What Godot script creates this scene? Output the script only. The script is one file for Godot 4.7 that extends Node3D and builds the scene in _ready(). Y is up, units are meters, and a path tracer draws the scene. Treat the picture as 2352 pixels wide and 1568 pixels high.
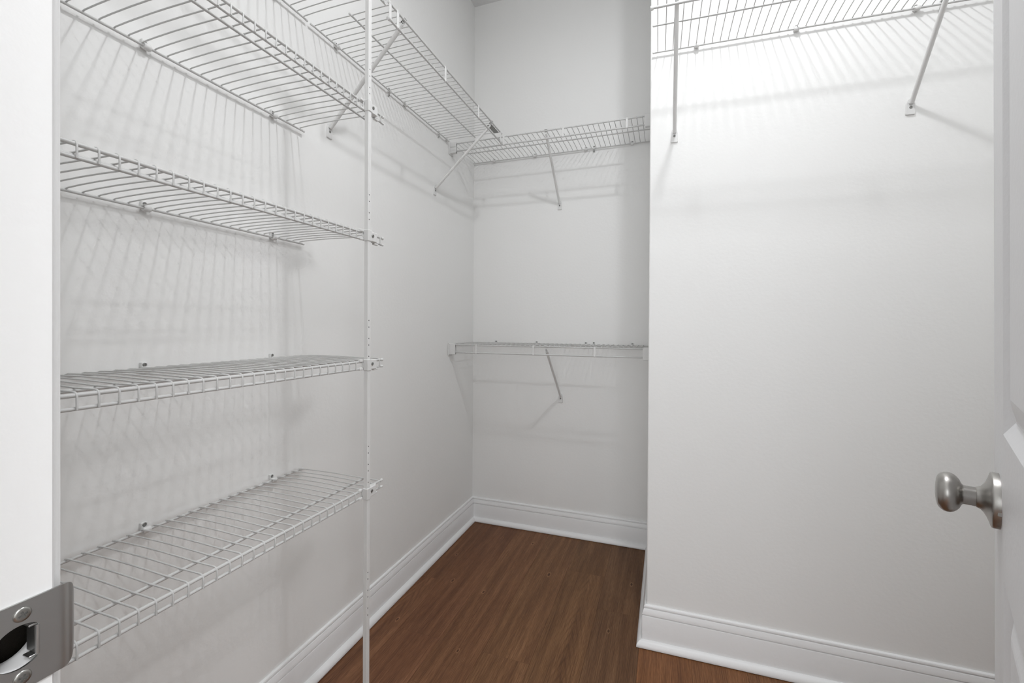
extends Node3D

# ------------------------------------------------------------------ mesh helpers
class MB:
	var v := PackedVector3Array()
	var n := PackedVector3Array()
	var uv := PackedVector2Array()
	var ix := PackedInt32Array()
	func vert(p: Vector3, nn: Vector3, t := Vector2.ZERO) -> int:
		v.append(p); n.append(nn); uv.append(t)
		return v.size() - 1
	func face(a: int, b: int, c: int) -> void:
		var g := (v[b] - v[a]).cross(v[c] - v[a])
		if g.length_squared() < 1e-20: return
		if g.dot(n[a] + n[b] + n[c]) > 0.0: ix.append_array([a, c, b])
		else: ix.append_array([a, b, c])
	func quad(a: Vector3, b: Vector3, c: Vector3, d: Vector3, nn: Vector3) -> void:
		var i := vert(a, nn, Vector2(0, 0)); vert(b, nn, Vector2(1, 0)); vert(c, nn, Vector2(1, 1)); vert(d, nn, Vector2(0, 1))
		face(i, i + 1, i + 2); face(i, i + 2, i + 3)
	func grid(rows: Array, norms: Array, closed := false) -> void:
		var base := v.size()
		var w: int = rows[0].size()
		for r in rows.size():
			for k in w:
				vert(rows[r][k], norms[r][k], Vector2(float(k) / w, float(r) / rows.size()))
		for r in rows.size() - 1:
			for k in (w if closed else w - 1):
				var k2 := (k + 1) % w
				var a := base + r * w + k
				var b := base + r * w + k2
				var c := base + (r + 1) * w + k2
				var d := base + (r + 1) * w + k
				face(a, b, c); face(a, c, d)
	func fan(center: Vector3, ring: Array, nn: Vector3) -> void:
		var c := vert(center, nn)
		var base := v.size()
		for p in ring: vert(p, nn)
		for k in ring.size(): face(c, base + k, base + (k + 1) % ring.size())
	# a bevelled box: centre, full size, bevel width
	func box(c: Vector3, s: Vector3, b := 0.0) -> void:
		var h := s * 0.5
		b = minf(b, minf(h.x, minf(h.y, h.z)) * 0.9)
		for ax in 3:
			var u := (ax + 1) % 3
			var w := (ax + 2) % 3
			for sg in [-1.0, 1.0]:
				var nn := Vector3.ZERO; nn[ax] = sg
				var q := []
				for e in [[-1, -1], [1, -1], [1, 1], [-1, 1]]:
					var p := Vector3.ZERO
					p[ax] = sg * h[ax]; p[u] = e[0] * (h[u] - b); p[w] = e[1] * (h[w] - b)
					q.append(c + p)
				quad(q[0], q[1], q[2], q[3], nn)
		if b <= 0.0: return
		for ax in 3:
			var u := (ax + 1) % 3
			var w := (ax + 2) % 3
			for e in [[-1, -1], [1, -1], [1, 1], [-1, 1]]:
				var nn := Vector3.ZERO; nn[u] = e[0]; nn[w] = e[1]; nn = nn.normalized()
				var q := []
				for k in [[-1, 0], [1, 0], [1, 1], [-1, 1]]:
					var p := Vector3.ZERO
					p[ax] = k[0] * (h[ax] - b)
					p[u] = e[0] * (h[u] - (b if k[1] == 0 else 0.0))
					p[w] = e[1] * (h[w] - (0.0 if k[1] == 0 else b))
					q.append(c + p)
				quad(q[0], q[1], q[2], q[3], nn)
		for x in [-1, 1]:
			for y in [-1, 1]:
				for z in [-1, 1]:
					var nn := Vector3(x, y, z).normalized()
					var m := Vector3(x, y, z)
					var i := vert(c + m * Vector3(h.x, h.y - b, h.z - b), nn)
					vert(c + m * Vector3(h.x - b, h.y, h.z - b), nn); vert(c + m * Vector3(h.x - b, h.y - b, h.z), nn)
					face(i, i + 1, i + 2)
	func tube(pts: Array, r: float, sides := 8) -> void:
		var rows := []; var norms := []
		var t0: Vector3 = (pts[1] - pts[0]).normalized()
		var up := Vector3.UP if absf(t0.y) < 0.9 else Vector3.RIGHT
		var a := t0.cross(up).normalized()
		for i in pts.size():
			var t: Vector3
			if i == 0: t = t0
			elif i == pts.size() - 1: t = (pts[i] - pts[i - 1]).normalized()
			else: t = ((pts[i] - pts[i - 1]).normalized() + (pts[i + 1] - pts[i]).normalized()).normalized()
			a = (a - t * a.dot(t)).normalized()
			var b := t.cross(a)
			var row := []; var nr := []
			for k in sides:
				var d := a * cos(TAU * k / sides) + b * sin(TAU * k / sides)
				row.append(pts[i] + d * r); nr.append(d)
			rows.append(row); norms.append(nr)
		grid(rows, norms, true)
		fan(pts[0], rows[0], -t0)
		fan(pts[-1], rows[-1], (pts[-1] - pts[-2]).normalized())
	# profile of Vector2(along axis, radius); creases where the profile turns sharply
	func lathe(o: Vector3, axis: Vector3, prof: Array, segs := 32) -> void:
		axis = axis.normalized()
		var up := Vector3.UP if absf(axis.y) < 0.9 else Vector3.RIGHT
		var a := axis.cross(up).normalized()
		var b := axis.cross(a)
		var m := prof.size()
		var sn := []
		for i in m - 1:
			var d: Vector2 = prof[i + 1] - prof[i]
			sn.append(Vector2(-d.y, d.x).normalized())
		for i in m - 1:
			var n0: Vector2 = sn[i]; var n1: Vector2 = sn[i]
			if i > 0 and sn[i - 1].dot(sn[i]) > 0.75: n0 = (sn[i - 1] + sn[i]).normalized()
			if i < m - 2 and sn[i + 1].dot(sn[i]) > 0.75: n1 = (sn[i + 1] + sn[i]).normalized()
			var r0 := []; var r1 := []; var q0 := []; var q1 := []
			for k in segs:
				var d := a * cos(TAU * k / segs) + b * sin(TAU * k / segs)
				r0.append(o + axis * prof[i].x + d * prof[i].y); r1.append(o + axis * prof[i + 1].x + d * prof[i + 1].y)
				q0.append(axis * n0.x + d * n0.y); q1.append(axis * n1.x + d * n1.y)
			grid([r0, r1], [q0, q1], true)
	# closed polygon swept between two ends; f(end, point) -> Vector3
	func sweep(poly: Array, f: Callable, caps := true, crease := 0.8) -> void:
		var m := poly.size()
		var area := 0.0
		for i in m: area += poly[i].cross(poly[(i + 1) % m])
		var sg := 1.0 if area > 0 else -1.0
		var p0 := []; var p1 := []
		for p in poly: p0.append(f.call(0, p)); p1.append(f.call(1, p))
		var fn := []
		var cen := Vector3.ZERO
		for p in p0: cen += p / m
		for i in m:
			var j := (i + 1) % m
			var d2: Vector2 = (poly[j] - poly[i]).normalized()
			# outward in the polygon's plane, carried to space through the first end
			var g := ((p0[j] - p0[i]) as Vector3).cross(p1[i] - p0[i]).normalized()
			var probe: Vector2 = (poly[i] + poly[j]) * 0.5 + Vector2(d2.y, -d2.x) * sg * 0.0005
			var q: Vector3 = f.call(0, probe) - (p0[i] + p0[j]) * 0.5
			fn.append(g if g.dot(q) > 0 else -g)
		for i in m:
			var j := (i + 1) % m
			var na: Vector3 = fn[i]; var nb: Vector3 = fn[i]
			if fn[(i + m - 1) % m].dot(fn[i]) > crease: na = (fn[(i + m - 1) % m] + fn[i]).normalized()
			if fn[j].dot(fn[i]) > crease: nb = (fn[j] + fn[i]).normalized()
			var k := vert(p0[i], na); vert(p0[j], nb); vert(p1[j], nb); vert(p1[i], na)
			face(k, k + 1, k + 2); face(k, k + 2, k + 3)
		if not caps: return
		var tri := Geometry2D.triangulate_polygon(PackedVector2Array(poly))
		for e in 2:
			var src: Array = p0 if e == 0 else p1
			var nn: Vector3 = (src[1] - src[0]).cross(src[2] - src[0]).normalized()
			var outw: Vector3 = (p0[0] - p1[0]) if e == 0 else (p1[0] - p0[0])
			if nn.dot(outw) < 0: nn = -nn
			var base := v.size()
			for p in src: vert(p, nn)
			for t in range(0, tri.size(), 3): face(base + tri[t], base + tri[t + 1], base + tri[t + 2])
	func done() -> ArrayMesh:
		var arr := []; arr.resize(Mesh.ARRAY_MAX)
		arr[Mesh.ARRAY_VERTEX] = v; arr[Mesh.ARRAY_NORMAL] = n; arr[Mesh.ARRAY_TEX_UV] = uv; arr[Mesh.ARRAY_INDEX] = ix
		var m := ArrayMesh.new(); m.add_surface_from_arrays(Mesh.PRIMITIVE_TRIANGLES, arr)
		return m

# ------------------------------------------------------------------ scene helpers
var taken := {}
func numbered(called: String) -> String:
	taken[called] = taken.get(called, -1) + 1
	return called if taken[called] == 0 else "%s_%03d" % [called, taken[called]]

func tag(o: Node, label := "", category := "", group := "", kind := "") -> void:
	if label: o.set_meta("label", label)
	if category: o.set_meta("category", category)
	if group: o.set_meta("group", group)
	if kind: o.set_meta("kind", kind)

func thing(called: String, label: String, category: String, group := "", at := Vector3.ZERO, basis_ := Basis()) -> Node3D:
	var o := Node3D.new(); o.name = numbered(called); add_child(o)
	o.transform = Transform3D(basis_, at)
	tag(o, label, category, group)
	return o

func put(called: String, mesh: Mesh, mat: Material, parent: Node, at := Vector3.ZERO) -> MeshInstance3D:
	var o := MeshInstance3D.new(); o.mesh = mesh; o.material_override = mat; o.name = called; o.position = at
	parent.add_child(o, true)
	return o

func struct(called: String, mesh: Mesh, mat: Material, label := "") -> MeshInstance3D:
	var o := put(called, mesh, mat, self)
	tag(o, label, "", "", "structure")
	return o

func solid(lo: Vector3, hi: Vector3, b := 0.0) -> ArrayMesh:
	var m := MB.new(); m.box((lo + hi) * 0.5, hi - lo, b)
	return m.done()

var M := {}
func mat(albedo: Color, rough: float, metal := 0.0) -> StandardMaterial3D:
	var m := StandardMaterial3D.new()
	m.albedo_color = albedo; m.roughness = rough; m.metallic = metal
	return m

func noise_tex(seed_: int, freq: float, strength: float, octaves := 3) -> NoiseTexture2D:
	var nz := FastNoiseLite.new(); nz.seed = seed_; nz.frequency = freq; nz.fractal_octaves = octaves
	nz.noise_type = FastNoiseLite.TYPE_SIMPLEX_SMOOTH
	var t := NoiseTexture2D.new(); t.width = 512; t.height = 512; t.seamless = true; t.noise = nz
	t.as_normal_map = true; t.bump_strength = strength
	return t

func textured(m: StandardMaterial3D, seed_: int, freq: float, strength: float, per_metre: float) -> StandardMaterial3D:
	m.normal_enabled = true; m.normal_texture = noise_tex(seed_, freq, strength); m.normal_scale = 1.0
	m.uv1_triplanar = true; m.uv1_world_triplanar = true; m.uv1_scale = Vector3.ONE * per_metre
	return m

# ------------------------------------------------------------------ measured places (metres)
const CEIL := 3.05
const BX := 1.0270         # left face of the projecting wall
const BZ := 0.7253         # its front face, at the corner
const BK := -0.0181        # how far that face is out of square
const ZF := 2.2182         # closet side of the door wall
const ZO := 2.335          # hall side of the door wall
const JX := 0.690          # face of the latch jamb
const JR := 1.292          # face of the hinge jamb
const HEAD := 2.44
const RX := 2.40           # right end of the closet
const STEP := 0.02557      # wire spacing

func bz(x: float) -> float: return BZ + BK * (x - BX)

func _ready() -> void:
	# camera, sky, lights, exposure
	var cam := Camera3D.new(); cam.name = "camera"; add_child(cam)
	cam.transform = Transform3D(Basis(Vector3(0.94353, 0.00563, -0.33124), Vector3(-0.00721, 0.99997, -0.00356), Vector3(0.33121, 0.00575, 0.94354)).orthonormalized(), Vector3(1.0886, 1.16, 2.4001))
	var near := 0.02
	cam.set_frustum(1568.0 / 1009.683 * near, Vector2(-0.35, -31.34) / 1009.683 * near, near, 50.0)
	cam.current = true
	var we := WorldEnvironment.new(); we.name = "world_environment"
	var env := Environment.new()
	env.background_mode = Environment.BG_COLOR; env.background_color = Color(0, 0, 0)
	env.tonemap_mode = Environment.TONE_MAPPER_LINEAR
	env.tonemap_exposure = 1.0
	env.sdfgi_enabled = true; env.ssao_enabled = true; env.ssil_enabled = true
	we.environment = env; add_child(we)
	materials()
	ceiling_lamp(2.915, Vector3(1.21, 0, 1.47), "round white ceiling light inside the closet", 0.80, 0.38, Color(0.985, 0.990, 1.0))
	ceiling_lamp(2.950, Vector3(2.04, 0, 2.87), "round white ceiling light in the hall outside the door", 0.8, 0.2, Color(0.985, 0.990, 1.0))
	panel_light("large square white ceiling panel light deep in the hall", Vector3(2.45, CEIL, 3.7), 0.30, 3.7)
	panel_light("square white ceiling panel light at the right end of the closet", Vector3(2.0, CEIL, 1.78), 0.28, 0.172)
	hall_window()
	room()
	floor_planks()
	baseboards()
	door_frame()
	door_leaf()
	left_shelves()
	other_shelves()

func materials() -> void:
	M.wall = textured(mat(Color(0.957, 0.957, 0.951), 0.75), 3, 0.05, 0.25, 2.2)
	M.ceiling = textured(mat(Color(0.94, 0.94, 0.94), 0.9), 4, 0.06, 0.5, 2.0)
	M.trim = textured(mat(Color(0.94, 0.94, 0.94), 0.38), 5, 0.02, 0.5, 3.0)
	M.jamb = textured(mat(Color(0.94, 0.94, 0.938), 0.45), 6, 0.03, 0.35, 9.0)
	M.door = textured(mat(Color(0.90, 0.90, 0.905), 0.4), 7, 0.03, 0.5, 5.0)
	M.wire = mat(Color(0.81, 0.81, 0.805), 0.36)
	M.plastic = mat(Color(0.89, 0.89, 0.885), 0.45)
	M.steel = mat(Color(0.91, 0.91, 0.905), 0.38)
	M.zinc = mat(Color(0.55, 0.55, 0.54), 0.42, 0.75)
	M.dark = mat(Color(0.10, 0.10, 0.10), 0.8)
	M.nickel = mat(Color(0.66, 0.65, 0.635), 0.36, 1.0)
	M.strike = textured(mat(Color(0.72, 0.72, 0.715), 0.36, 1.0), 8, 0.2, 0.15, 60.0)
	M.screw = mat(Color(0.66, 0.655, 0.64), 0.3, 1.0)
	M.raw = textured(mat(Color(0.16, 0.14, 0.12), 0.9), 9, 0.1, 4.0, 20.0)
	M.subfloor = mat(Color(0.12, 0.085, 0.06), 0.8)
	M.lamp_base = mat(Color(0.88, 0.88, 0.87), 0.4)

# ------------------------------------------------------------------ lamps
func ceiling_lamp(lens_y: float, at: Vector3, label: String, energy: float, soft: float, tint: Color) -> void:
	# a round surface-mounted downlight: a white housing with a small frosted lens
	var t := thing("ceiling_light", label, "ceiling light", "", Vector3(at.x, CEIL, at.z))
	var drop := CEIL - lens_y
	var b := MB.new()
	b.lathe(Vector3.ZERO, Vector3.DOWN, [Vector2(0, 0.215), Vector2(0.016, 0.215), Vector2(0.020, 0.208), Vector2(0.020, 0.086), Vector2(drop - 0.006, 0.066), Vector2(drop, 0.060), Vector2(drop, 0.050), Vector2(drop - 0.006, 0.048), Vector2(drop - 0.006, 0.0)], 48)
	put("housing", b.done(), M.lamp_base, t)
	var g := mat(Color(0.95, 0.95, 0.95), 0.5)
	g.emission_enabled = true; g.emission = tint; g.emission_energy_multiplier = 0.8
	var d := MB.new()
	d.lathe(Vector3.ZERO, Vector3.DOWN, [Vector2(drop - 0.0055, 0.0475), Vector2(drop - 0.003, 0.0475), Vector2(drop - 0.002, 0.0)], 48)
	put("lens", d.done(), g, t)
	var r := mat(Color(0.95, 0.95, 0.95), 0.6)
	r.emission_enabled = true; r.emission = tint; r.emission_energy_multiplier = 0.4
	var k := MB.new()
	k.lathe(Vector3.ZERO, Vector3.DOWN, [Vector2(0.0205, 0.090), Vector2(0.0205, 0.205), Vector2(0.024, 0.212), Vector2(0.030, 0.208), Vector2(0.030, 0.088)], 48)
	put("diffuser_ring", k.done(), r, t)
	var w := AreaLight3D.new(); w.name = "ring_light"
	w.area_size = Vector2(0.40, 0.40); w.light_color = tint; w.light_energy = soft; w.area_range = 12.0; w.area_attenuation = 2.0; w.shadow_enabled = true
	t.add_child(w, true); w.position = Vector3(0, -drop - 0.004, 0); w.rotation_degrees = Vector3(-90, 0, 0)
	var l := AreaLight3D.new(); l.name = "lamp_light"
	l.area_size = Vector2(0.08, 0.08); l.light_color = tint; l.light_energy = energy; l.area_range = 12.0; l.area_attenuation = 2.0
	l.shadow_enabled = true
	t.add_child(l, true); l.position = Vector3(0, -drop - 0.002, 0); l.rotation_degrees = Vector3(-90, 0, 0)
	# the bulging frosted lens also sends light out sideways
	var o := OmniLight3D.new(); o.name = "lens_light"
	o.light_color = tint; o.light_energy = energy * 0.22; o.light_size = 0.03; o.omni_range = 12.0; o.omni_attenuation = 2.0; o.shadow_enabled = true
	t.add_child(o, true); o.position = Vector3(0, -drop - 0.034, 0)

func panel_light(label: String, at: Vector3, half: float, energy: float) -> void:
	var t := thing("ceiling_light", label, "ceiling light", "", at)
	put("frame", solid(Vector3(-half - 0.03, -0.035, -half - 0.03), Vector3(half + 0.03, 0, half + 0.03), 0.004), M.lamp_base, t)
	var g := mat(Color(0.95, 0.95, 0.95), 0.5)
	g.emission_enabled = true; g.emission = Color(0.985, 0.99, 1.0); g.emission_energy_multiplier = 0.8
	put("diffuser", solid(Vector3(-half, -0.039, -half), Vector3(half, -0.0352, half)), g, t)
	var l := AreaLight3D.new(); l.name = "panel_light"
	l.area_size = Vector2(half, half) * 2.0; l.light_color = Color(0.985, 0.99, 1.0); l.light_energy = energy; l.area_range = 12.0; l.area_attenuation = 2.0
	l.shadow_enabled = true
	t.add_child(l, true); l.position = Vector3(0, -0.042, 0); l.rotation_degrees = Vector3(-90, 0, 0)

func hall_window() -> void:
	# daylight from a bright window in the hall wall behind the camera
	var w := Node3D.new(); w.name = "window_1"; add_child(w); w.position = Vector3(0.7, 1.45, 4.78)
	tag(w, "bright white framed window in the hall", "", "", "structure")
	var g := mat(Color(0.9, 0.9, 0.9), 0.3)
	g.emission_enabled = true; g.emission = Color(0.97, 0.985, 1.0); g.emission_energy_multiplier = 0.6
	put("pane", solid(Vector3(-1.1, -0.8, -0.012), Vector3(1.1, 0.8, -0.004)), g, w)
	for r in [[-1.16, -1.1, -0.86, 0.86], [1.1, 1.16, -0.86, 0.86], [-1.1, 1.1, 0.8, 0.86], [-1.1, 1.1, -0.86, -0.8], [-0.02, 0.02, -0.8, 0.8]]:
		put("window_frame", solid(Vector3(r[0], r[2], -0.03), Vector3(r[1], r[3], 0.0), 0.002), M.trim, w)
	var l := AreaLight3D.new(); l.name = "window_light"; l.area_size = Vector2(2.18, 1.58)
	l.light_color = Color(0.97, 0.985, 1.0); l.light_energy = 4.308; l.area_range = 14.0; l.area_attenuation = 2.0; l.shadow_enabled = true
	w.add_child(l); l.position = Vector3(0, 0, -0.034)

# ------------------------------------------------------------------ room shell
func room() -> void:
	struct("ceiling", solid(Vector3(-1.2, CEIL, -0.15), Vector3(3.6, CEIL + 0.12, 4.9)), M.ceiling)
	struct("wall_left", solid(Vector3(-0.12, -0.02, -0.12), Vector3(0, CEIL, ZF + 0.05)), M.wall)
	struct("wall_back", solid(Vector3(0, -0.02, -0.12), Vector3(BX + 0.1, CEIL, 0)), M.wall)
	# the projecting wall on the right: its corner edge is softly rounded
	var m := MB.new()
	var poly := [Vector2(BX, -0.1), Vector2(BX, BZ - 0.006)]
	for k in 5:
		var a := PI + PI * 0.5 * k / 4.0
		poly.append(Vector2(BX + 0.006 + 0.006 * cos(a), BZ - 0.006 - 0.006 * sin(a)))
	poly.append_array([Vector2(RX + 0.12, bz(RX + 0.12)), Vector2(RX + 0.12, -0.1)])
	m.sweep(poly, func(e, p): return Vector3(p.x, -0.02 if e == 0 else CEIL, p.y), true, 0.7)
	struct("wall_right", m.done(), M.wall)
	struct("wall_end", solid(Vector3(RX, -0.02, 0.6), Vector3(RX + 0.12, CEIL, ZF + 0.05)), M.wall)
	var w := MB.new()
	var mid := (ZF + ZO) * 0.5
	for r in [[-1.2, JX - 0.03, -0.02, CEIL], [JR + 0.03, 3.6, -0.02, CEIL], [JX - 0.03, JR + 0.03, HEAD + 0.03, CEIL]]:
		w.box(Vector3((r[0] + r[1]) * 0.5, (r[2] + r[3]) * 0.5, mid), Vector3(r[1] - r[0], r[3] - r[2], ZO - ZF))
	struct("wall_front", w.done(), M.wall)
	struct("wall_hall_left", solid(Vector3(-1.2, -0.02, ZO), Vector3(-1.08, CEIL, 4.9)), M.wall)
	struct("wall_hall_right", solid(Vector3(3.48, -0.02, ZO), Vector3(3.6, CEIL, 4.9)), M.wall)
	struct("wall_hall_back", solid(Vector3(-1.2, -0.02, 4.78), Vector3(3.6, CEIL, 4.9)), M.wall)

# ------------------------------------------------------------------ wood floor
func wood(seed_: int, arch: float, knots: Array) -> Array:
	var W := 256; var H := 1024
	var im := Image.create_empty(W, H, false, Image.FORMAT_RGB8)
	var hi := Image.create_empty(W, H, false, Image.FORMAT_L8)
	var fine := FastNoiseLite.new(); fine.seed = seed_; fine.frequency = 1.0; fine.fractal_octaves = 2
	var slow := FastNoiseLite.new(); slow.seed = seed_ + 50; slow.frequency = 1.0; slow.fractal_octaves = 2
	var rng := RandomNumberGenerator.new(); rng.seed = seed_ * 77 + 5
	var uc := rng.randf_range(0.05, 0.12)
	var lo := Color(0.30, 0.20, 0.135); var md := Color(0.475, 0.345, 0.242); var top := Color(0.66, 0.515, 0.38)
	for y in H:
		var vv := 1.22 * y / H
		for x in W:
			var u := 0.1745 * x / W
			var uu := u + 0.006 * slow.get_noise_2d(u * 9.0, vv * 1.8)
			var kn := 0.0
			for k in knots:
				var dx: float = (u - k.x) / k.z
				var dy: float = (vv - k.y) / (k.z * 2.2)
				var e := exp(-(dx * dx + dy * dy) * 0.5)
				if e > 0.01:
					uu -= signf(dx) * k.z * 0.55 * e * minf(1.0, absf(dx))
					kn = maxf(kn, exp(-(dx * dx + dy * dy) * 0.8))
			# long straight grain, with pointed cathedral arches down the middle of some planks
			var line := uu * 150.0 + 2.2 * slow.get_noise_2d(u * 11.0, vv * 0.7 + 7.0)
			var s := 0.5 + 0.5 * sin(line * TAU)
			var late := s * s * s * s * (0.45 + 0.55 * slow.get_noise_2d(u * 60.0 + 9.0, vv * 2.0))
			if arch > 0.0:
				var du := absf(uu - uc)
				var cone := (vv + 3.4 * du + 26.0 * du * du) / 0.072
				var q := 0.5 + 0.5 * sin(cone * TAU)
				var on := clampf(1.25 - du / 0.045, 0.0, 1.0) * clampf(0.5 + 2.2 * slow.get_noise_2d(3.0, vv * 1.5), 0.0, 1.0) * arch
				late = lerpf(late, q * q * q, on)
			var f1 := fine.get_noise_2d(u * 1700.0, vv * 22.0)
			var f2 := fine.get_noise_2d(u * 520.0 + 90.0, vv * 4.0)
			var br := slow.get_noise_2d(u * 22.0 + 40.0, vv * 1.3)
			var val := 0.50 - 0.20 * late + 0.22 * f1 + 0.16 * f2 + 0.20 * br
			var crack := fine.get_noise_2d(u * 700.0 + 300.0, vv * 3.0 + 20.0)
			if crack > 0.42: val -= (crack - 0.42) * 1.6
			if kn > 0.02:
				var rough := kn + 0.12 * f2 + 0.10 * f1
				var ringk := 0.30 * smoothstep(0.12, 0.40, rough) - 0.75 * smoothstep(0.62, 0.80, rough) + 0.10 * sin(rough * 16.0)
				val += ringk * clampf(kn * 2.0, 0.0, 1.0)
			val = clampf(val, 0.0, 1.0)
			var c := lo.lerp(md, val * 2.0) if val < 0.5 else md.lerp(top, val * 2.0 - 1.0)
			im.set_pixel(x, y, c)
			hi.set_pixel(x, y, Color.from_hsv(0, 0, clampf(0.6 + 0.35 * f1 - 0.3 * late, 0, 1)))
	hi.convert(Image.FORMAT_RGBA8)
	hi.bump_map_to_normal_map(1.0)
	return [ImageTexture.create_from_image(im), ImageTexture.create_from_image(hi)]

func floor_planks() -> void:
	var f := struct("floor", solid(Vector3(-1.2, -0.06, -0.12), Vector3(3.6, -0.007, 4.9)), M.subfloor)
	tag(f, "brown wood-look plank floor")
	var kinds := [
		wood(11, 0.0, [Vector3(0.05, 0.35, 0.007), Vector3(0.12, 0.80, 0.005)]),
		wood(12, 0.9, [Vector3(0.14, 0.92, 0.006)]),
		wood(13, 0.0, [Vector3(0.12, 0.22, 0.007), Vector3(0.04, 0.70, 0.006), Vector3(0.09, 1.05, 0.005)]),
		wood(14, 0.8, [Vector3(0.03, 0.5, 0.006)]),
		wood(15, 0.0, [Vector3(0.10, 0.55, 0.008), Vector3(0.14, 1.0, 0.005)]),
		wood(16, 0.0, [Vector3(0.06, 0.12, 0.006), Vector3(0.13, 0.62, 0.007), Vector3(0.03, 0.95, 0.005)])]
	var rng := RandomNumberGenerator.new(); rng.seed = 4
	var joints := {0: 0.96, 1: 1.16, 2: 0.965, 3: 0.345, 4: 0.585, 5: 0.92, -1: 0.62, 6: 1.3, 7: 0.8}
	var tints := {-1: Color(1.0, 0.94, 0.93), 0: Color(1.0, 0.93, 0.92), 1: Color(1.0, 0.95, 0.93), 2: Color(0.99, 0.96, 0.93), 3: Color(0.98, 0.96, 0.92), 4: Color(0.94, 0.93, 0.92), 5: Color(1.06, 0.97, 0.88), 6: Color(1.04, 0.96, 0.88)}
	var meshes := {}
	for k in range(-1, 14):
		var x0 := 0.1305 + 0.1745 * k
		var j: float = joints.get(k, rng.randf_range(0.0, 1.2))
		var z := j - 1.22
		var i := 0
		while z < 3.2:
			var za := maxf(z, -0.02); var zb := minf(z + 1.22, 3.6)
			if zb - za > 0.02:
				var key := [snappedf(zb - za, 0.001), snappedf(za - z, 0.001)]
				if not meshes.has(key):
					var m := MB.new()
					var hx := 0.1745 * 0.5 - 0.0002; var L := zb - za - 0.0003; var b := 0.0003
					var y1 := 0.0; var y0 := -0.0065
					var q := [Vector3(-hx, y1 - b, 0), Vector3(-hx + b, y1, 0), Vector3(hx - b, y1, 0), Vector3(hx, y1 - b, 0)]
					for s in 3:
						var nn := [Vector3(-1, 1, 0).normalized(), Vector3.UP, Vector3(1, 1, 0).normalized()][s] as Vector3
						var c := [m.vert(q[s], nn), m.vert(q[s + 1], nn), m.vert(q[s + 1] + Vector3(0, 0, L), nn), m.vert(q[s] + Vector3(0, 0, L), nn)]
						for w in 4:
							var p := m.v[c[w]]
							m.uv[c[w]] = Vector2((p.x + hx) / (2.0 * hx), (p.z + za - z) / 1.22)
						m.face(c[0], c[1], c[2]); m.face(c[0], c[2], c[3])
					m.quad(Vector3(-hx, y0, 0), Vector3(hx, y0, 0), Vector3(hx, y1 - b, 0), Vector3(-hx, y1 - b, 0), Vector3(0, 0, -1))
					m.quad(Vector3(-hx, y0, L), Vector3(hx, y0, L), Vector3(hx, y1 - b, L), Vector3(-hx, y1 - b, L), Vector3(0, 0, 1))
					m.quad(Vector3(-hx, y0, 0), Vector3(-hx, y0, L), Vector3(-hx, y1 - b, L), Vector3(-hx, y1 - b, 0), Vector3(-1, 0, 0))
					m.quad(Vector3(hx, y0, 0), Vector3(hx, y0, L), Vector3(hx, y1 - b, L), Vector3(hx, y1 - b, 0), Vector3(1, 0, 0))
					meshes[key] = m.done()
				var pick := (k * 2 + i * 3 + 12) % 6
				var tint: Color = tints.get(k, Color(1, 0.95, 0.9))
				var g := rng.randf_range(0.95, 1.04)
				var pm := mat(Color(minf(tint.r * g, 1.1), tint.g * g, tint.b * g) * 0.97, 0.50)
				pm.metallic_specular = 0.35
				pm.albedo_texture = kinds[pick][0]; pm.normal_enabled = true; pm.normal_texture = kinds[pick][1]; pm.normal_scale = 0.5
				if (k + i) % 2 == 0: pm.uv1_scale = Vector3(1, -1, 1)
				put("plank", meshes[key], pm, f, Vector3(x0 + 0.1745 * 0.5, 0, za))
			z += 1.22; i += 1

# ------------------------------------------------------------------ baseboards
func base_profile(h: float) -> Array:   # (out from wall, height)
	var k := h - 0.137
	return [Vector2(0, 0.0), Vector2(0.0145, 0.0), Vector2(0.0145, 0.0985 + k), Vector2(0.0136, 0.1004 + k), Vector2(0.0108, 0.1018 + k), Vector2(0.0106, 0.1034 + k),
		Vector2(0.0142, 0.1046 + k), Vector2(0.0140, 0.1080 + k), Vector2(0.0118, 0.1160 + k), Vector2(0.0088, 0.1240 + k), Vector2(0.0056, 0.1256 + k), Vector2(0.0054, 0.1274 + k),
		Vector2(0.0084, 0.1288 + k), Vector2(0.0084, 0.1320 + k), Vector2(0.0068, 0.1350 + k), Vector2(0.0040, 0.1366 + k), Vector2(0.0, 0.137 + k)]

func shoe_profile() -> Array:
	var p := [Vector2(0.0140, 0.0020), Vector2(0.0328, 0.0020), Vector2(0.0335, 0.0042)]
	for k in 7:
		var a := PI * 0.5 * (k + 1) / 7.0
		p.append(Vector2(0.0150 + 0.0185 * cos(a), 0.004 + 0.0205 * sin(a)))
	p.append(Vector2(0.0140, 0.0245))
	return p

func run_trim(called: String, label: String, a: Vector3, b: Vector3, out: Vector3, ka: float, kb: float, ha := 0.137, hb := 0.137) -> void:
	# ka, kb: +1 an inside corner (shortened by the depth), -1 an outside corner (lengthened), 0 square
	var dir := (b - a).normalized()
	var pa := base_profile(ha); var pb := base_profile(hb)
	var at := func(e: int, p: Vector2) -> Vector3:
		var y := p.y
		if e == 1 and hb != ha: y += (hb - ha) * clampf((p.y - 0.09) / 0.01, 0.0, 1.0)
		return (a + dir * p.x * ka if e == 0 else b - dir * p.x * kb) + out * p.x + Vector3.UP * y
	var m := MB.new(); m.sweep(pa, at, true, 0.86)
	var o := struct(called, m.done(), M.trim, label)
	var s := MB.new(); s.sweep(shoe_profile(), func(e, p): return (a + dir * p.x * ka if e == 0 else b - dir * p.x * kb) + out * p.x + Vector3.UP * p.y, true, 0.86)
	put("shoe_molding", s.done(), M.trim, o)
	pb.clear()

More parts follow.
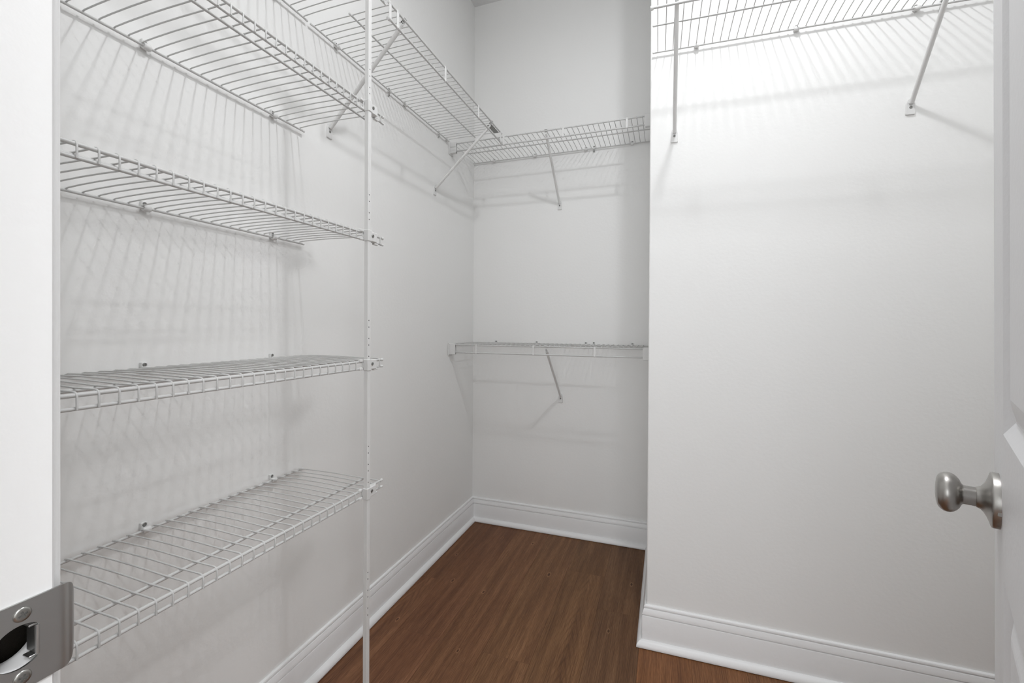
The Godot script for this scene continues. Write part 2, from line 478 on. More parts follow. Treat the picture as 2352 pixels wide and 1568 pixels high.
func baseboards() -> void:
	run_trim("baseboard_left", "white baseboard along the left wall under the shelves", Vector3(0, 0, ZF), Vector3(0, 0, 0), Vector3(1, 0, 0), 0, 1)
	run_trim("baseboard_back", "white baseboard along the back wall of the alcove", Vector3(0, 0, 0), Vector3(BX, 0, 0), Vector3(0, 0, 1), 1, 1)
	run_trim("baseboard_side", "white baseboard wrapping round the side of the projecting wall", Vector3(BX, 0, 0), Vector3(BX, 0, BZ), Vector3(-1, 0, 0), 1, -1, 0.137, 0.146)
	var d := Vector3(1, 0, BK).normalized()
	run_trim("baseboard_right", "white baseboard along the projecting right wall", Vector3(BX, 0, BZ), Vector3(RX, 0, bz(RX)), Vector3(-d.z, 0, d.x), -1, 0, 0.146, 0.136)

# ------------------------------------------------------------------ door frame with strike plate
func door_frame() -> void:
	var t := Node3D.new(); t.name = "trim_1"; add_child(t)
	tag(t, "white painted door frame with a latch strike plate", "", "", "structure")
	# latch jamb with a bored latch hole
	var c := CSGCombiner3D.new(); c.name = "jamb"; t.add_child(c, true)
	var jb := CSGMesh3D.new(); jb.name = "jamb_board"
	jb.mesh = solid(Vector3(JX - 0.019, 0, ZF), Vector3(JX, HEAD, ZO), 0.0015); jb.material = M.jamb; c.add_child(jb)
	var bore := CSGCylinder3D.new(); bore.name = "bore"; bore.operation = CSGShape3D.OPERATION_SUBTRACTION
	bore.radius = 0.0150; bore.height = 0.06; bore.sides = 40; bore.rotation_degrees = Vector3(0, 0, 90); bore.position = Vector3(JX, 0.9475, 2.2365); bore.material = M.jamb; c.add_child(bore)
	# rough opening stud behind the jamb, seen through the hole
	put("stud", solid(Vector3(JX - 0.0299, 0.3, ZF + 0.001), Vector3(JX - 0.0285, 1.6, ZO - 0.001)), M.raw, t)
	put("jamb", solid(Vector3(JR, 0, ZF), Vector3(JR + 0.019, HEAD, ZO), 0.0015), M.jamb, t)
	put("head_jamb", solid(Vector3(JX - 0.019, HEAD, ZF), Vector3(JR + 0.019, HEAD + 0.019, ZO), 0.0015), M.jamb, t)
	put("door_stop", solid(Vector3(JX, 0, ZF + 0.040), Vector3(JX + 0.011, HEAD, ZF + 0.075), 0.001), M.jamb, t)
	put("door_stop", solid(Vector3(JR - 0.011, 0, ZF + 0.040), Vector3(JR, HEAD, ZF + 0.075), 0.001), M.jamb, t)
	put("door_stop", solid(Vector3(JX + 0.011, HEAD - 0.011, ZF + 0.040), Vector3(JR - 0.011, HEAD, ZF + 0.075), 0.001), M.jamb, t)
	# casings: thin inner edge rising to a thicker back band
	var prof := [Vector2(0, 0.0), Vector2(0, 0.0065), Vector2(0.0012, 0.0085), Vector2(0.003, 0.009), Vector2(0.014, 0.0105), Vector2(0.024, 0.0150), Vector2(0.050, 0.0165), Vector2(0.056, 0.0155), Vector2(0.057, 0.0)]
	for side in [[ZF, -1.0], [ZO, 1.0]]:
		var z0: float = side[0]; var sg: float = side[1]
		var rv := 0.011
		for leg in 2:
			var xi := JX - rv if leg == 0 else JR + rv
			var dx := -1.0 if leg == 0 else 1.0
			var m := MB.new()
			m.sweep(prof, func(e, p): return Vector3(xi + dx * p.x, 0.0 if e == 0 else HEAD + rv + p.x, z0 + sg * p.y), true, 0.9)
			put("casing", m.done(), M.jamb, t)
		var h := MB.new()
		h.sweep(prof, func(e, p): return Vector3(JX - rv - p.x if e == 0 else JR + rv + p.x, HEAD + rv + p.x, z0 + sg * p.y), true, 0.9)
		put("casing", h.done(), M.jamb, t)
	strike_plate(t)

func strike_plate(t: Node3D) -> void:
	# s runs from the hall edge (0) to the lip, along a path that is flat and then curls back round the jamb edge
	var yc := 0.9478; var hh := 0.0292; var s_flat := 0.0475; var rad := 0.0125; var s_end := s_flat + rad * 1.12
	var z_start := 2.2165 + s_flat
	var th := 0.0016
	var place := func(s: float, y: float, off: float) -> Vector3:
		if s <= s_flat: return Vector3(JX + th - off, y, z_start - s)
		var a := (s - s_flat) / rad
		var r := rad - off
		return Vector3(JX + th - rad + r * cos(a), y, 2.2165 - r * sin(a))
	var norm := func(s: float) -> Vector3:
		if s <= s_flat: return Vector3(1, 0, 0)
		var a := (s - s_flat) / rad
		return Vector3(cos(a), 0, -sin(a))
	var N := 96
	var hs := z_start - 2.2365
	var hole := []; var outer := []
	for k in N:
		var a := TAU * k / N
		var hx := 0.0142 * cos(a); var hy := 0.0142 * sin(a)
		if hx > 0.0088:
			hy *= 0.0088 / hx if absf(hy) < 0.0001 else 1.0
			hx = 0.0088; hy = clampf(0.0088 * tan(a), -0.0110, 0.0110)
		hole.append(Vector2(hs + hx, hy))
		# outer: rounded rectangle with soft lip corners, hit by a ray from the hole centre
		var dir := Vector2(cos(a), sin(a)); var best := 0.0
		var lo := 0.0; var hi2 := 0.2
		for it in 30:
			var mid := (lo + hi2) * 0.5
			var p := Vector2(hs, 0) + dir * mid
			var inside := absf(p.y) < hh and p.x > 0.0 and p.x < s_end
			if inside:
				var rr := 0.019 if p.x > hs else 0.004
				var cx := s_end - rr * 0.55 if p.x > hs else rr
				var ex := (p.x - cx) / (rr * 0.55) if p.x > hs else (cx - p.x) / rr
				var ey := (absf(p.y) - (hh - rr)) / rr
				if ex > 0 and ey > 0 and ex * ex + ey * ey > 1.0: inside = false
			if inside: lo = mid
			else: hi2 = mid
		best = lo
		outer.append(Vector2(hs, 0) + dir * best)
	var m := MB.new()
	var R := 14
	for off in [0.0, th]:
		var rows := []; var norms := []
		for r in R + 1:
			var row := []; var nr := []
			for k in N:
				var p: Vector2 = hole[k].lerp(outer[k], float(r) / R)
				row.append(place.call(p.x, yc + p.y, off))
				nr.append(norm.call(p.x) * (1.0 if off == 0.0 else -1.0))
			rows.append(row); norms.append(nr)
		m.grid(rows, norms, true)
	for ring in [hole, outer]:
		var ra := []; var rb := []; var nn := []
		for k in N:
			var p: Vector2 = ring[k]
			ra.append(place.call(p.x, yc + p.y, 0.0)); rb.append(place.call(p.x, yc + p.y, th))
			var q := (p - Vector2(hs, 0)).normalized() * (1.0 if ring == outer else -1.0)
			nn.append(Vector3(0, q.y, -q.x))
		m.grid([ra, rb], [nn, nn], true)
	var sp := put("strike_plate", m.done(), M.strike, t)
	tag(sp, "satin nickel latch strike plate with a curled lip and D-shaped hole")
	# bent tang at the straight side of the hole
	var g := MB.new()
	g.tube([Vector3(JX + 0.0012, yc - 0.0098, 2.2277), Vector3(JX + 0.0012, yc + 0.0098, 2.2277)], 0.0011, 8)
	g.box(Vector3(JX - 0.0040, yc, 2.2280), Vector3(0.0105, 0.0190, 0.0016), 0.0005)
	g.box(Vector3(JX - 0.0028, yc + 0.0104, 2.2296), Vector3(0.0075, 0.0014, 0.0046), 0.0004)
	g.box(Vector3(JX - 0.0028, yc - 0.0104, 2.2296), Vector3(0.0075, 0.0014, 0.0046), 0.0004)
	put("tang", g.done(), M.strike, sp)
	for y in [0.9688, 0.9272]:
		var c := CSGCombiner3D.new(); c.name = "screw"; sp.add_child(c, true)
		c.position = Vector3(JX + th, y, 2.2353)
		c.rotation_degrees = Vector3(18 if y > 0.95 else -24, 0, 0)
		var hd := MB.new()
		hd.lathe(Vector3.ZERO, Vector3.RIGHT, [Vector2(-0.0006, 0.0), Vector2(-0.0006, 0.0046), Vector2(0.0003, 0.0046), Vector2(0.0009, 0.0039), Vector2(0.0011, 0.0030), Vector2(0.0012, 0.0)], 32)
		var hm := CSGMesh3D.new(); hm.name = "head"; hm.mesh = hd.done(); hm.material = M.screw; c.add_child(hm)
		for q in 2:
			var cut := CSGBox3D.new(); cut.name = "slot"; cut.operation = CSGShape3D.OPERATION_SUBTRACTION
			cut.size = Vector3(0.0022, 0.0046, 0.0013) if q == 0 else Vector3(0.0022, 0.0013, 0.0046)
			cut.position = Vector3(0.0014, 0, 0); cut.material = M.zinc; c.add_child(cut)

# ------------------------------------------------------------------ door
func door_leaf() -> void:
	var d := Vector3(0.4179, 0, -0.9085).normalized()
	var nrm := Vector3(-0.9085, 0, -0.4179).normalized()
	var wide := 0.585
	var c := Vector3(1.4763, 0.9463, 1.6877)          # on the face, behind the knob
	var o := Node3D.new(); o.name = "door_1"; add_child(o)
	tag(o, "white two-panel door standing open against the right side with a round nickel knob", "", "", "structure")
	var lean := Basis(d, deg_to_rad(-0.55))
	var b := lean * Basis(d, Vector3.UP, -nrm)
	var origin := c + lean * (d * (0.0641 - wide) - Vector3.UP * c.y)
	o.transform = Transform3D(b, origin - nrm * 0.0023)
	# local: x from hinge to latch, y up, z into the leaf; the seen face is z = 0
	var y0 := 0.012; var y1 := 2.425; var T := 0.035
	var s0 := 0.110; var s1 := wide - 0.1105
	var panels := [[0.250, 0.866], [1.0366, 2.300]]
	var m := MB.new()
	for face in 2:
		var zf := 0.0 if face == 0 else T
		var sg := 1.0 if face == 0 else -1.0
		var nz := Vector3(0, 0, -sg)
		var rects := [[0.0, s0, y0, y1], [s1, wide, y0, y1], [s0, s1, y0, panels[0][0]], [s0, s1, panels[0][1], panels[1][0]], [s0, s1, panels[1][1], y1]]
		for r in rects: m.quad(Vector3(r[0], r[2], zf), Vector3(r[1], r[2], zf), Vector3(r[1], r[3], zf), Vector3(r[0], r[3], zf), nz)
	m.quad(Vector3(0, y0, 0), Vector3(0, y0, T), Vector3(0, y1, T), Vector3(0, y1, 0), Vector3(-1, 0, 0))
	m.quad(Vector3(wide, y0, 0), Vector3(wide, y0, T), Vector3(wide, y1, T), Vector3(wide, y1, 0), Vector3(1, 0, 0))
	m.quad(Vector3(0, y0, 0), Vector3(wide, y0, 0), Vector3(wide, y0, T), Vector3(0, y0, T), Vector3(0, -1, 0))
	m.quad(Vector3(0, y1, 0), Vector3(wide, y1, 0), Vector3(wide, y1, T), Vector3(0, y1, T), Vector3(0, 1, 0))
	put("leaf", m.done(), M.door, o)
	# moulded panels: the edge slopes in to a crease and the field rises again
	var steps := [Vector2(0, 0), Vector2(0.0025, 0.0012), Vector2(0.017, 0.0082), Vector2(0.019, 0.0086), Vector2(0.021, 0.0082), Vector2(0.032, 0.0048), Vector2(0.042, 0.0024), Vector2(0.046, 0.0018)]
	for p in panels:
		var q := MB.new()
		for face in 2:
			var zf := 0.0 if face == 0 else T
			var sg := 1.0 if face == 0 else -1.0
			for i in steps.size():
				var a: Vector2 = steps[i]
				if i == steps.size() - 1:
					q.quad(Vector3(s0 + a.x, p[0] + a.x, zf + sg * a.y), Vector3(s1 - a.x, p[0] + a.x, zf + sg * a.y), Vector3(s1 - a.x, p[1] - a.x, zf + sg * a.y), Vector3(s0 + a.x, p[1] - a.x, zf + sg * a.y), Vector3(0, 0, -sg))
					break
				var e: Vector2 = steps[i + 1]
				var A := []; var E := []
				for k in 4:
					var kx: bool = k == 1 or k == 2; var ky: bool = k >= 2
					A.append(Vector3(s1 - a.x if kx else s0 + a.x, p[1] - a.x if ky else p[0] + a.x, zf + sg * a.y))
					E.append(Vector3(s1 - e.x if kx else s0 + e.x, p[1] - e.x if ky else p[0] + e.x, zf + sg * e.y))
				for k in 4:
					var k2 := (k + 1) % 4
					var g: Vector3 = (A[k2] - A[k]).cross(E[k] - A[k]).normalized()
					if g.z * sg > 0: g = -g
					q.quad(A[k], A[k2], E[k2], E[k], g)
		put("panel", q.done(), M.door, o)
	# knobs on both faces
	for face in 2:
		var ax := Vector3(0, 0, -1) if face == 0 else Vector3(0, 0, 1)
		var at := Vector3(wide - 0.0641, c.y, 0.0 if face == 0 else T)
		var r := MB.new()
		r.lathe(at, ax, [Vector2(0, 0.0336), Vector2(0.0060, 0.0336), Vector2(0.0070, 0.0331), Vector2(0.0078, 0.0318), Vector2(0.0092, 0.0270), Vector2(0.0112, 0.0215), Vector2(0.0136, 0.0170), Vector2(0.0160, 0.0142), Vector2(0.0182, 0.0130), Vector2(0.0196, 0.0126), Vector2(0.0200, 0.0121), Vector2(0.0200, 0.010)], 64)
		var rose := put("rosette", r.done(), M.nickel, o)
		tag(rose, "satin nickel round rosette")
		var k := MB.new()
		var prof := [Vector2(0.0195, 0.0112), Vector2(0.0205, 0.0117), Vector2(0.0308, 0.0117), Vector2(0.0320, 0.0123), Vector2(0.0330, 0.0141), Vector2(0.0346, 0.0178), Vector2(0.0370, 0.0211), Vector2(0.0400, 0.0236), Vector2(0.0432, 0.0249), Vector2(0.0462, 0.0252), Vector2(0.0492, 0.0246), Vector2(0.0518, 0.0231), Vector2(0.0538, 0.0211), Vector2(0.0543, 0.0205), Vector2(0.0545, 0.0203), Vector2(0.0556, 0.0178), Vector2(0.0565, 0.0140), Vector2(0.0571, 0.0090), Vector2(0.0574, 0.0040), Vector2(0.0574, 0.0)]
		k.lathe(at, ax, prof, 64)
		var kn := put("knob", k.done(), M.nickel, o)
		tag(kn, "round satin nickel door knob")
		var pin := MB.new()
		var pa := deg_to_rad(-13.0)
		pin.box(at + Vector3(-0.0334 * cos(pa), 0.0334 * sin(pa), ax.z * 0.0016), Vector3(0.0016, 0.0050, 0.0040), 0.0006)
		put("release_pin", pin.done(), M.screw, rose)
	# latch face on the leading edge, hinges on the other
	put("latch_plate", solid(Vector3(wide - 0.0005, c.y - 0.028, 0.005), Vector3(wide + 0.0012, c.y + 0.028, 0.030), 0.0004), M.nickel, o)
	for y in [0.25, 1.2, 2.2]:
		var h := MB.new(); h.tube([Vector3(-0.004, y - 0.045, T + 0.003), Vector3(-0.004, y + 0.045, T + 0.003)], 0.005, 12)
		put("hinge", h.done(), M.nickel, o)

# ------------------------------------------------------------------ wire shelves
# local frame: x along the wall, y up, z out from the wall; rails are centred on y = 0
var wire_mesh := {}
func wire_shape(kind: String) -> ArrayMesh:
	if wire_mesh.has(kind): return wire_mesh[kind]
	var m := MB.new()
	var top := 0.0046
	var pts := []
	if kind == "lip":
		pts = [Vector3(0, 0.0005, 0.0078), Vector3(0, 0.0030, 0.0092), Vector3(0, top + 0.0004, 0.018), Vector3(0, top + 0.0018, 0.055), Vector3(0, top + 0.0026, 0.11), Vector3(0, top + 0.0022, 0.17), Vector3(0, top + 0.0008, 0.225), Vector3(0, top, 0.2475), Vector3(0, top, 0.27), Vector3(0, top, 0.2995), Vector3(0, top - 0.0006, 0.3035), Vector3(0, top - 0.0026, 0.3066), Vector3(0, top - 0.0058, 0.3082), Vector3(0, -0.012, 0.3084), Vector3(0, -0.0205, 0.3084)]
	else:
		pts = [Vector3(0, 0.0005, 0.0078), Vector3(0, 0.0030, 0.0092), Vector3(0, top + 0.0004, 0.018), Vector3(0, top + 0.0010, 0.045), Vector3(0, top + 0.0015, 0.09), Vector3(0, top + 0.0008, 0.140), Vector3(0, top + 0.0002, 0.1605), Vector3(0, top + 0.0008, 0.182), Vector3(0, top + 0.0012, 0.22), Vector3(0, top + 0.0010, 0.265), Vector3(0, top + 0.0003, 0.292), Vector3(0, top, 0.300), Vector3(0, top - 0.0010, 0.3045)]
	m.tube(pts, 0.00155, 8)
	wire_mesh[kind] = m.done()
	return wire_mesh[kind]

var clip_meshes := []
func make_clips() -> void:
	var b := MB.new()
	b.lathe(Vector3(-0.0070, 0.0002, 0.0112), Vector3.RIGHT, [Vector2(0, 0.0), Vector2(0, 0.0060), Vector2(0.0018, 0.0074), Vector2(0.0130, 0.0074), Vector2(0.0150, 0.0060), Vector2(0.0150, 0.0)], 20)
	b.box(Vector3(0, 0.0070, 0.0025), Vector3(0.0140, 0.0180, 0.0050), 0.0014)
	b.box(Vector3(-0.0064, 0.010, 0.0045), Vector3(0.0018, 0.0120, 0.0080), 0.0006)
	var s := MB.new()
	s.lathe(Vector3(0.0005, 0.0108, 0.0048), Vector3(0, 0, 1), [Vector2(0, 0.0043), Vector2(0.0009, 0.0043), Vector2(0.0016, 0.0036), Vector2(0.0016, 0.0022), Vector2(0.0008, 0.0016), Vector2(0.0008, 0.0)], 20)
	var b2 := MB.new()
	b2.lathe(Vector3(-0.005, 0, 0.0110), Vector3.RIGHT, [Vector2(0, 0.0), Vector2(0, 0.0052), Vector2(0.0008, 0.0060), Vector2(0.0092, 0.0060), Vector2(0.010, 0.0052), Vector2(0.010, 0.0)], 16)
	b2.box(Vector3(0, 0, 0.0022), Vector3(0.012, 0.034, 0.0044), 0.0012)
	var s2 := MB.new()
	for y in [0.0125, -0.0125]:
		s2.lathe(Vector3(0, y, 0.0042), Vector3(0, 0, 1), [Vector2(0, 0.0045), Vector2(0.0012, 0.0045), Vector2(0.0022, 0.0036), Vector2(0.0022, 0.0018), Vector2(0.0012, 0.0)], 18)
	clip_meshes = [[b.done(), s.done()], [b2.done(), s2.done()]]

func rail(t: Node3D, called: String, x0: float, x1: float, y: float, z: float, r: float) -> void:
	var m := MB.new(); m.tube([Vector3(x0, y, z), Vector3(x1, y, z)], r, 12)
	put(called, m.done(), M.wire, t)

func cap(t: Node3D, x: float, y: float, z: float, r: float, dirx: float) -> void:
	var m := MB.new()
	m.lathe(Vector3(x - dirx * 0.007, y, z), Vector3(dirx, 0, 0), [Vector2(0, 0.0), Vector2(0, r + 0.0009), Vector2(0.0080, r + 0.0011), Vector2(0.0095, r * 0.75), Vector2(0.0098, 0.0)], 14)
	put("end_cap", m.done(), M.plastic, t)

func shelf(label: String, group: String, at: Vector3, bas: Basis, x0: float, x1: float, wires: Array, kind: String, clips: Array, spacers := [], ends := [true, true], rod := -0.0395) -> Node3D:
	if clip_meshes.is_empty(): make_clips()
	var t := thing("wire_shelf", label, "shelf", group, at, bas)
	var zm := 0.2475 if kind == "lip" else 0.1605
	var rf := 0.0033 if kind == "lip" else 0.0034
	rail(t, "back_rail", x0, x1, 0, 0.012, 0.0029)
	rail(t, "middle_rail", x0 + 0.002, x1 - 0.002, 0, zm, 0.0031)
	rail(t, "front_rail", x0, x1, 0, 0.3045, rf)
	if kind == "lip": rail(t, "lip_rail", x0, x1, -0.0190, 0.3045, 0.0030)
	else: rail(t, "hanging_rod", x0 - 0.004 if ends[0] else x0 + 0.004, x1 - 0.004, rod, 0.3045, 0.0038)
	for k in 2:
		if not ends[k]: continue
		var x := x0 if k == 0 else x1
		var sd := -1.0 if k == 0 else 1.0
		cap(t, x, 0, 0.012, 0.0026, sd); cap(t, x, 0, 0.3045, rf, sd)
		if kind == "lip": cap(t, x, -0.0190, 0.3045, 0.0025, sd)
		else: cap(t, x + sd * 0.003, rod, 0.3045, 0.0052, sd)
		cap(t, x - sd * 0.002, 0, zm, 0.0026, sd)
	for w in wires: put("cross_wire", wire_shape(kind), M.wire, t, Vector3(w, 0, 0))
	for q in clips:
		var o := put("wall_clip", clip_meshes[q[1]][0], M.plastic, t, Vector3(q[0], 0, 0))
		put("screw", clip_meshes[q[1]][1], M.zinc, o)
	if not spacers.is_empty():
		var s := MB.new()
		s.box(Vector3(0, rod * 0.5, 0.3066), Vector3(0.0105, absf(rod), 0.0034), 0.0010)
		s.box(Vector3(0, 0.0008, 0.3050), Vector3(0.0105, 0.0088, 0.0080), 0.0020)
		s.box(Vector3(0, rod, 0.3050), Vector3(0.0105, 0.0100, 0.0100), 0.0025)
		var sm := s.done()
		for x in spacers: put("spacer", sm, M.plastic, t, Vector3(x, 0, 0))
	return t

func every(a: float, b: float, stp: float) -> Array:
	var r := []
	var x := a
	while (x <= b + 1e-6) if stp > 0 else (x >= b - 1e-6):
		r.append(x); x += stp
	return r

# left wall: local x runs into the closet, so world z = z0 - x
func on_left(y: float) -> Array: return [Vector3(0, y, ZF), Basis(Vector3(0, 0, -1), Vector3.UP, Vector3(1, 0, 0))]

func left_shelves() -> void:
	var words := ["wire shelf, topmost of four on the white pole, seen from below", "wire shelf second down on the white pole, seen from just below", "wire shelf third down on the white pole, seen nearly edge-on", "wire shelf lowest on the white pole, seen from above"]
	var ys := [1.7635, 1.4110, 1.0580, 0.7055]
	for i in 4:
		var f := on_left(ys[i])
		shelf("white coated " + words[i] if i != 0 else "white coated " + words[i], "four wire shelves clipped to the pole", f[0], f[1], 0.004, ZF - 1.3140, every(ZF - 2.1995 + 0.0, ZF - 1.3255, STEP), "lip", [[ZF - 1.7555, 0], [ZF - 1.4235, 0], [ZF - 2.087, 0]], [], [false, true])
	var f0 := on_left(2.1165)
	shelf("white wire shelf at the top of the frame, above the pole shelves, nearer the door", "", f0[0], f0[1], 0.004, ZF - 1.3020, every(ZF - 2.1862, ZF - 1.3140, STEP), "lip", [[ZF - 1.7555, 0], [ZF - 1.42, 0]], [], [false, true])
	var hs := shelf("white wire hanging-rod shelf running back along the left wall to the corner", "", f0[0], f0[1], ZF - 1.2870, ZF - 0.3440, every(ZF - 1.2709, ZF - 0.3525, 0.0255), "rod", [[ZF - 1.1650, 0], [ZF - 0.8583, 1], [ZF - 0.7432, 0], [ZF - 0.4392, 1], [ZF - 0.3560, 0]], [ZF - 1.2830, ZF - 1.2437, ZF - 0.9358, ZF - 0.6318, ZF - 0.3600], [true, true], -0.0480)
	put("corner_joiner", solid(Vector3(ZF - 0.462, -0.0075, 0.276), Vector3(ZF - 0.372, -0.0045, 0.300), 0.001), M.zinc, hs)
	# pole
	var p := thing("shelf_pole", "slim white square pole with adjustment holes standing on the floor before the left shelves", "pole", "", Vector3(0.31635, 0, 1.3965))
	var c := CSGCombiner3D.new(); c.name = "post"; p.add_child(c, true)
	var tb := CSGMesh3D.new(); tb.name = "square_tube"; tb.mesh = solid(Vector3(-0.00635, 0.012, -0.00635), Vector3(0.00635, 2.135, 0.00635), 0.0009); tb.material = M.steel; c.add_child(tb)
	var hy := [2.092, 1.853, 1.835, 1.804, 1.787, 1.513, 1.495, 1.464, 1.446, 1.171, 1.153, 1.122, 1.104, 1.073, 0.827, 0.809, 0.778, 0.760, 0.729, 0.482, 0.464, 0.433, 0.415, 0.384, 0.365]
	for y in hy:
		var h := CSGCylinder3D.new(); h.name = "hole"; h.operation = CSGShape3D.OPERATION_SUBTRACTION
		h.radius = 0.0016; h.height = 0.009; h.sides = 12; h.rotation_degrees = Vector3(0, 0, 90); h.position = Vector3(0.00635, y, 0.0018); h.material = M.dark; c.add_child(h)
	var foot := MB.new(); foot.box(Vector3(0, 0.0075, 0), Vector3(0.020, 0.015, 0.020), 0.003)
	put("foot", foot.done(), M.plastic, p)
	var ck := MB.new()
	# sleeve round the pole, block over the shelf lip, hooked tail
	ck.box(Vector3(0.0006, -0.0085, 0.0004), Vector3(0.0160, 0.0310, 0.0158), 0.0014)
	ck.box(Vector3(-0.0040, -0.0085, -0.0215), Vector3(0.0165, 0.0265, 0.0300), 0.0016)
	ck.box(Vector3(-0.0075, -0.0090, -0.0430), Vector3(0.0060, 0.0250, 0.0120), 0.0012)
	ck.box(Vector3(-0.0085, -0.0240, -0.0440), Vector3(0.0080, 0.0050, 0.0180), 0.0010)
	ck.box(Vector3(-0.0090, 0.0035, 0.0160), Vector3(0.0080, 0.0070, 0.0120), 0.0012)
	ck.box(Vector3(-0.0090, -0.0190, 0.0160), Vector3(0.0080, 0.0070, 0.0120), 0.0012)
	var cm := ck.done()
	var sk := MB.new()
	sk.lathe(Vector3(0.0040, -0.0065, -0.0165), Vector3.RIGHT, [Vector2(0, 0.0046), Vector2(0.0012, 0.0046), Vector2(0.0022, 0.0036), Vector2(0.0022, 0.0020), Vector2(0.0010, 0.0014), Vector2(0.0010, 0.0)], 20)
	var sm := sk.done()
	for y in [2.1165, 1.7635, 1.4110, 1.0580, 0.7055]:
		var o := put("pole_clip", cm, M.plastic, p, Vector3(0, y, 0))
		put("screw", sm, M.zinc, o)
	brace("white support brace under the left hanging shelf, its foot beside the top pole shelf", on_left(2.1165), ZF - 1.1935, 1.8135 - 2.1165, ZF - 1.2030)
	brace("white support brace near the back corner under the left hanging shelf", on_left(2.1165), ZF - 0.4715, 1.8240 - 2.1165, ZF - 0.4715)

func brace(label: String, f: Array, x: float, sy: float, xt: float, rod_y := -0.0) -> void:
	# sy: height of the foot screw below the shelf rail
	var t := thing("support_brace", label, "brace", "diagonal braces under the hanging shelves", f[0] + f[1] * Vector3(x, 0, 0), f[1])
	var pl := MB.new()
	var poly := [Vector2(-0.0125, -0.020), Vector2(-0.0110, -0.0225), Vector2(0.0110, -0.0225), Vector2(0.0125, -0.020), Vector2(0.0118, 0.010), Vector2(0.0090, 0.022), Vector2(0.0060, 0.0265), Vector2(-0.0060, 0.0265), Vector2(-0.0090, 0.022), Vector2(-0.0118, 0.010)]
	pl.sweep(poly, func(e, p): return Vector3(p.x * (1.0 if e == 0 else 0.9), sy + p.y * (1.0 if e == 0 else 0.95), 0.0 if e == 0 else 0.0052), true, 0.9)
	put("foot_plate", pl.done(), M.plastic, t)
	var s := MB.new()
	s.lathe(Vector3(0, sy, 0.0050), Vector3(0, 0, 1), [Vector2(0, 0.0042), Vector2(0.0010, 0.0042), Vector2(0.0018, 0.0034), Vector2(0.0018, 0.0020), Vector2(0.0008, 0.0012), Vector2(0.0008, 0.0)], 20)
	put("screw", s.done(), M.zinc, t)
	var dx := xt - x
	var a := Vector3(0, sy + 0.0120, 0.0075); var b := Vector3(dx, -0.0230, 0.2860)
	var st := MB.new(); st.tube([a, a + Vector3(0, 0.004, 0.004), b - (b - a) * 0.02, b], 0.0064, 16)
	put("strut", st.done(), M.steel, t)
	var h := MB.new()
	var u := (b - a).normalized()
	h.tube([b - u * 0.006, b + u * 0.016], 0.0050, 4)
	h.box(Vector3(dx, 0.0052, 0.3035), Vector3(0.0155, 0.0022, 0.0110), 0.0006)
	h.box(Vector3(dx, -0.0010, 0.2985), Vector3(0.0155, 0.0120, 0.0020), 0.0005)
	put("hook", h.done(), M.steel, t)
	put("slot", solid(Vector3(dx - 0.006, -0.0052, 0.2938), Vector3(dx + 0.006, -0.0022, 0.2976), 0.0003), M.dark, t)

func end_bracket(label: String, at: Vector3, sx: float) -> void:
	# a moulded cup on a side wall that holds the front rail and the rod
	var t := thing("end_bracket", label, "bracket", "end cups of the alcove shelves", at)
	var m := MB.new()
	m.box(Vector3(sx * 0.0020, -0.0235, 0.3020), Vector3(0.0040, 0.066, 0.044), 0.001)
	m.box(Vector3(sx * 0.0190, -0.0225, 0.3150), Vector3(0.0400, 0.0560, 0.0028), 0.0010)
	m.box(Vector3(sx * 0.0190, 0.0050, 0.3060), Vector3(0.0340, 0.0026, 0.0180), 0.0010)
	m.box(Vector3(sx * 0.0190, -0.0505, 0.3060), Vector3(0.0340, 0.0026, 0.0180), 0.0010)
	m.box(Vector3(sx * 0.0190, -0.0225, 0.2965), Vector3(0.0340, 0.0530, 0.0022), 0.0008)
	put("cup", m.done(), M.plastic, t)
	put("seam", solid(Vector3(minf(sx * 0.003, sx * 0.035), -0.0218, 0.3160), Vector3(maxf(sx * 0.003, sx * 0.035), -0.0206, 0.3169), 0.0003), M.plastic, t)

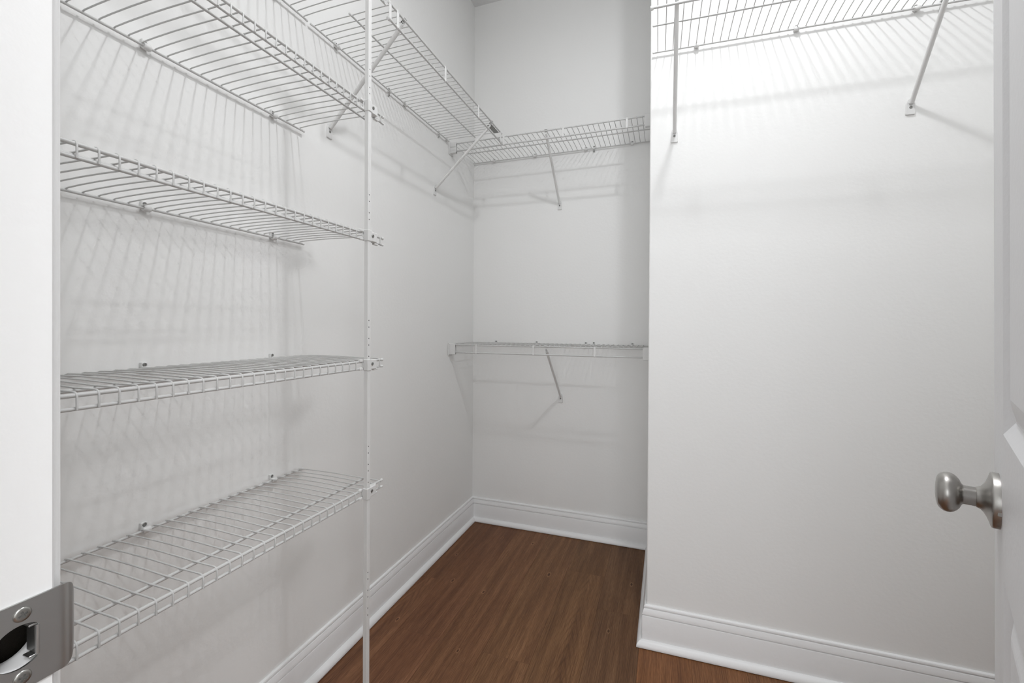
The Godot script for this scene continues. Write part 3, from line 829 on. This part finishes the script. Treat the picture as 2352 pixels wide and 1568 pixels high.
func other_shelves() -> void:
	var wires := every(0.0125, 0.999, 0.0254)
	var yC := 2.1165; var yD := 1.0550
	shelf("upper white wire shelf on the back wall of the alcove, with hanging rod", "", Vector3(0, yC, 0), Basis(), 0.003, BX - 0.003, wires, "rod", [[0.1324, 0], [0.3785, 0], [0.6691, 0], [0.7120, 1], [0.9116, 0]], [0.3020, 0.6082, 0.9094], [false, false])
	shelf("lower white wire shelf on the back wall of the alcove, seen edge-on at eye level", "", Vector3(0, yD, 0), Basis(), 0.003, BX - 0.003, wires, "rod", [[0.1484, 0], [0.3953, 0], [0.6737, 0], [0.7171, 1], [0.9190, 0]], [0.1562, 0.4642, 0.7685], [false, false])
	end_bracket("white end cup on the left wall holding the upper alcove shelf", Vector3(0.0005, yC, 0), 1.0)
	end_bracket("white end cup on the left wall holding the lower alcove shelf", Vector3(0.0005, yD, 0), 1.0)
	end_bracket("white end cup by the projecting corner holding the upper alcove shelf", Vector3(BX - 0.0005, yC, 0), -1.0)
	end_bracket("white end cup by the projecting corner holding the lower alcove shelf", Vector3(BX - 0.0005, yD, 0), -1.0)
	brace("white support brace under the upper alcove shelf", [Vector3(0, yC, 0), Basis()], 0.5235, 1.8266 - yC, 0.5225)
	brace("white support brace under the lower alcove shelf", [Vector3(0, yD, 0), Basis()], 0.5355, 0.7543 - yD, 0.5290)
	# right shelf on the projecting wall, very slightly out of level
	var d := Vector3(1, 0, BK).normalized()
	var b := Basis(d, Vector3.UP, d.cross(Vector3.UP)) 
	b = Basis(b.z, -0.0108) * b
	var at := Vector3(BX, 2.1415, BZ)
	shelf("white wire hanging-rod shelf at the upper right on the projecting wall", "", at, b, 0.0095, RX - BX - 0.01, every(0.0253, RX - BX - 0.02, 0.0254), "rod", [[0.1531, 0], [0.4564, 0], [0.7750, 0], [0.8400, 1], [1.14, 0]], [0.16, 0.47, 0.77, 1.08], [true, false])
	brace("white support brace at the free left end of the right shelf", [at, b], 0.0865, 1.8370 - 2.1405, 0.0790)
	brace("white support brace under the right shelf, the one nearer the door", [at, b], 0.7690, 1.8370 - 2.1330, 0.7470)
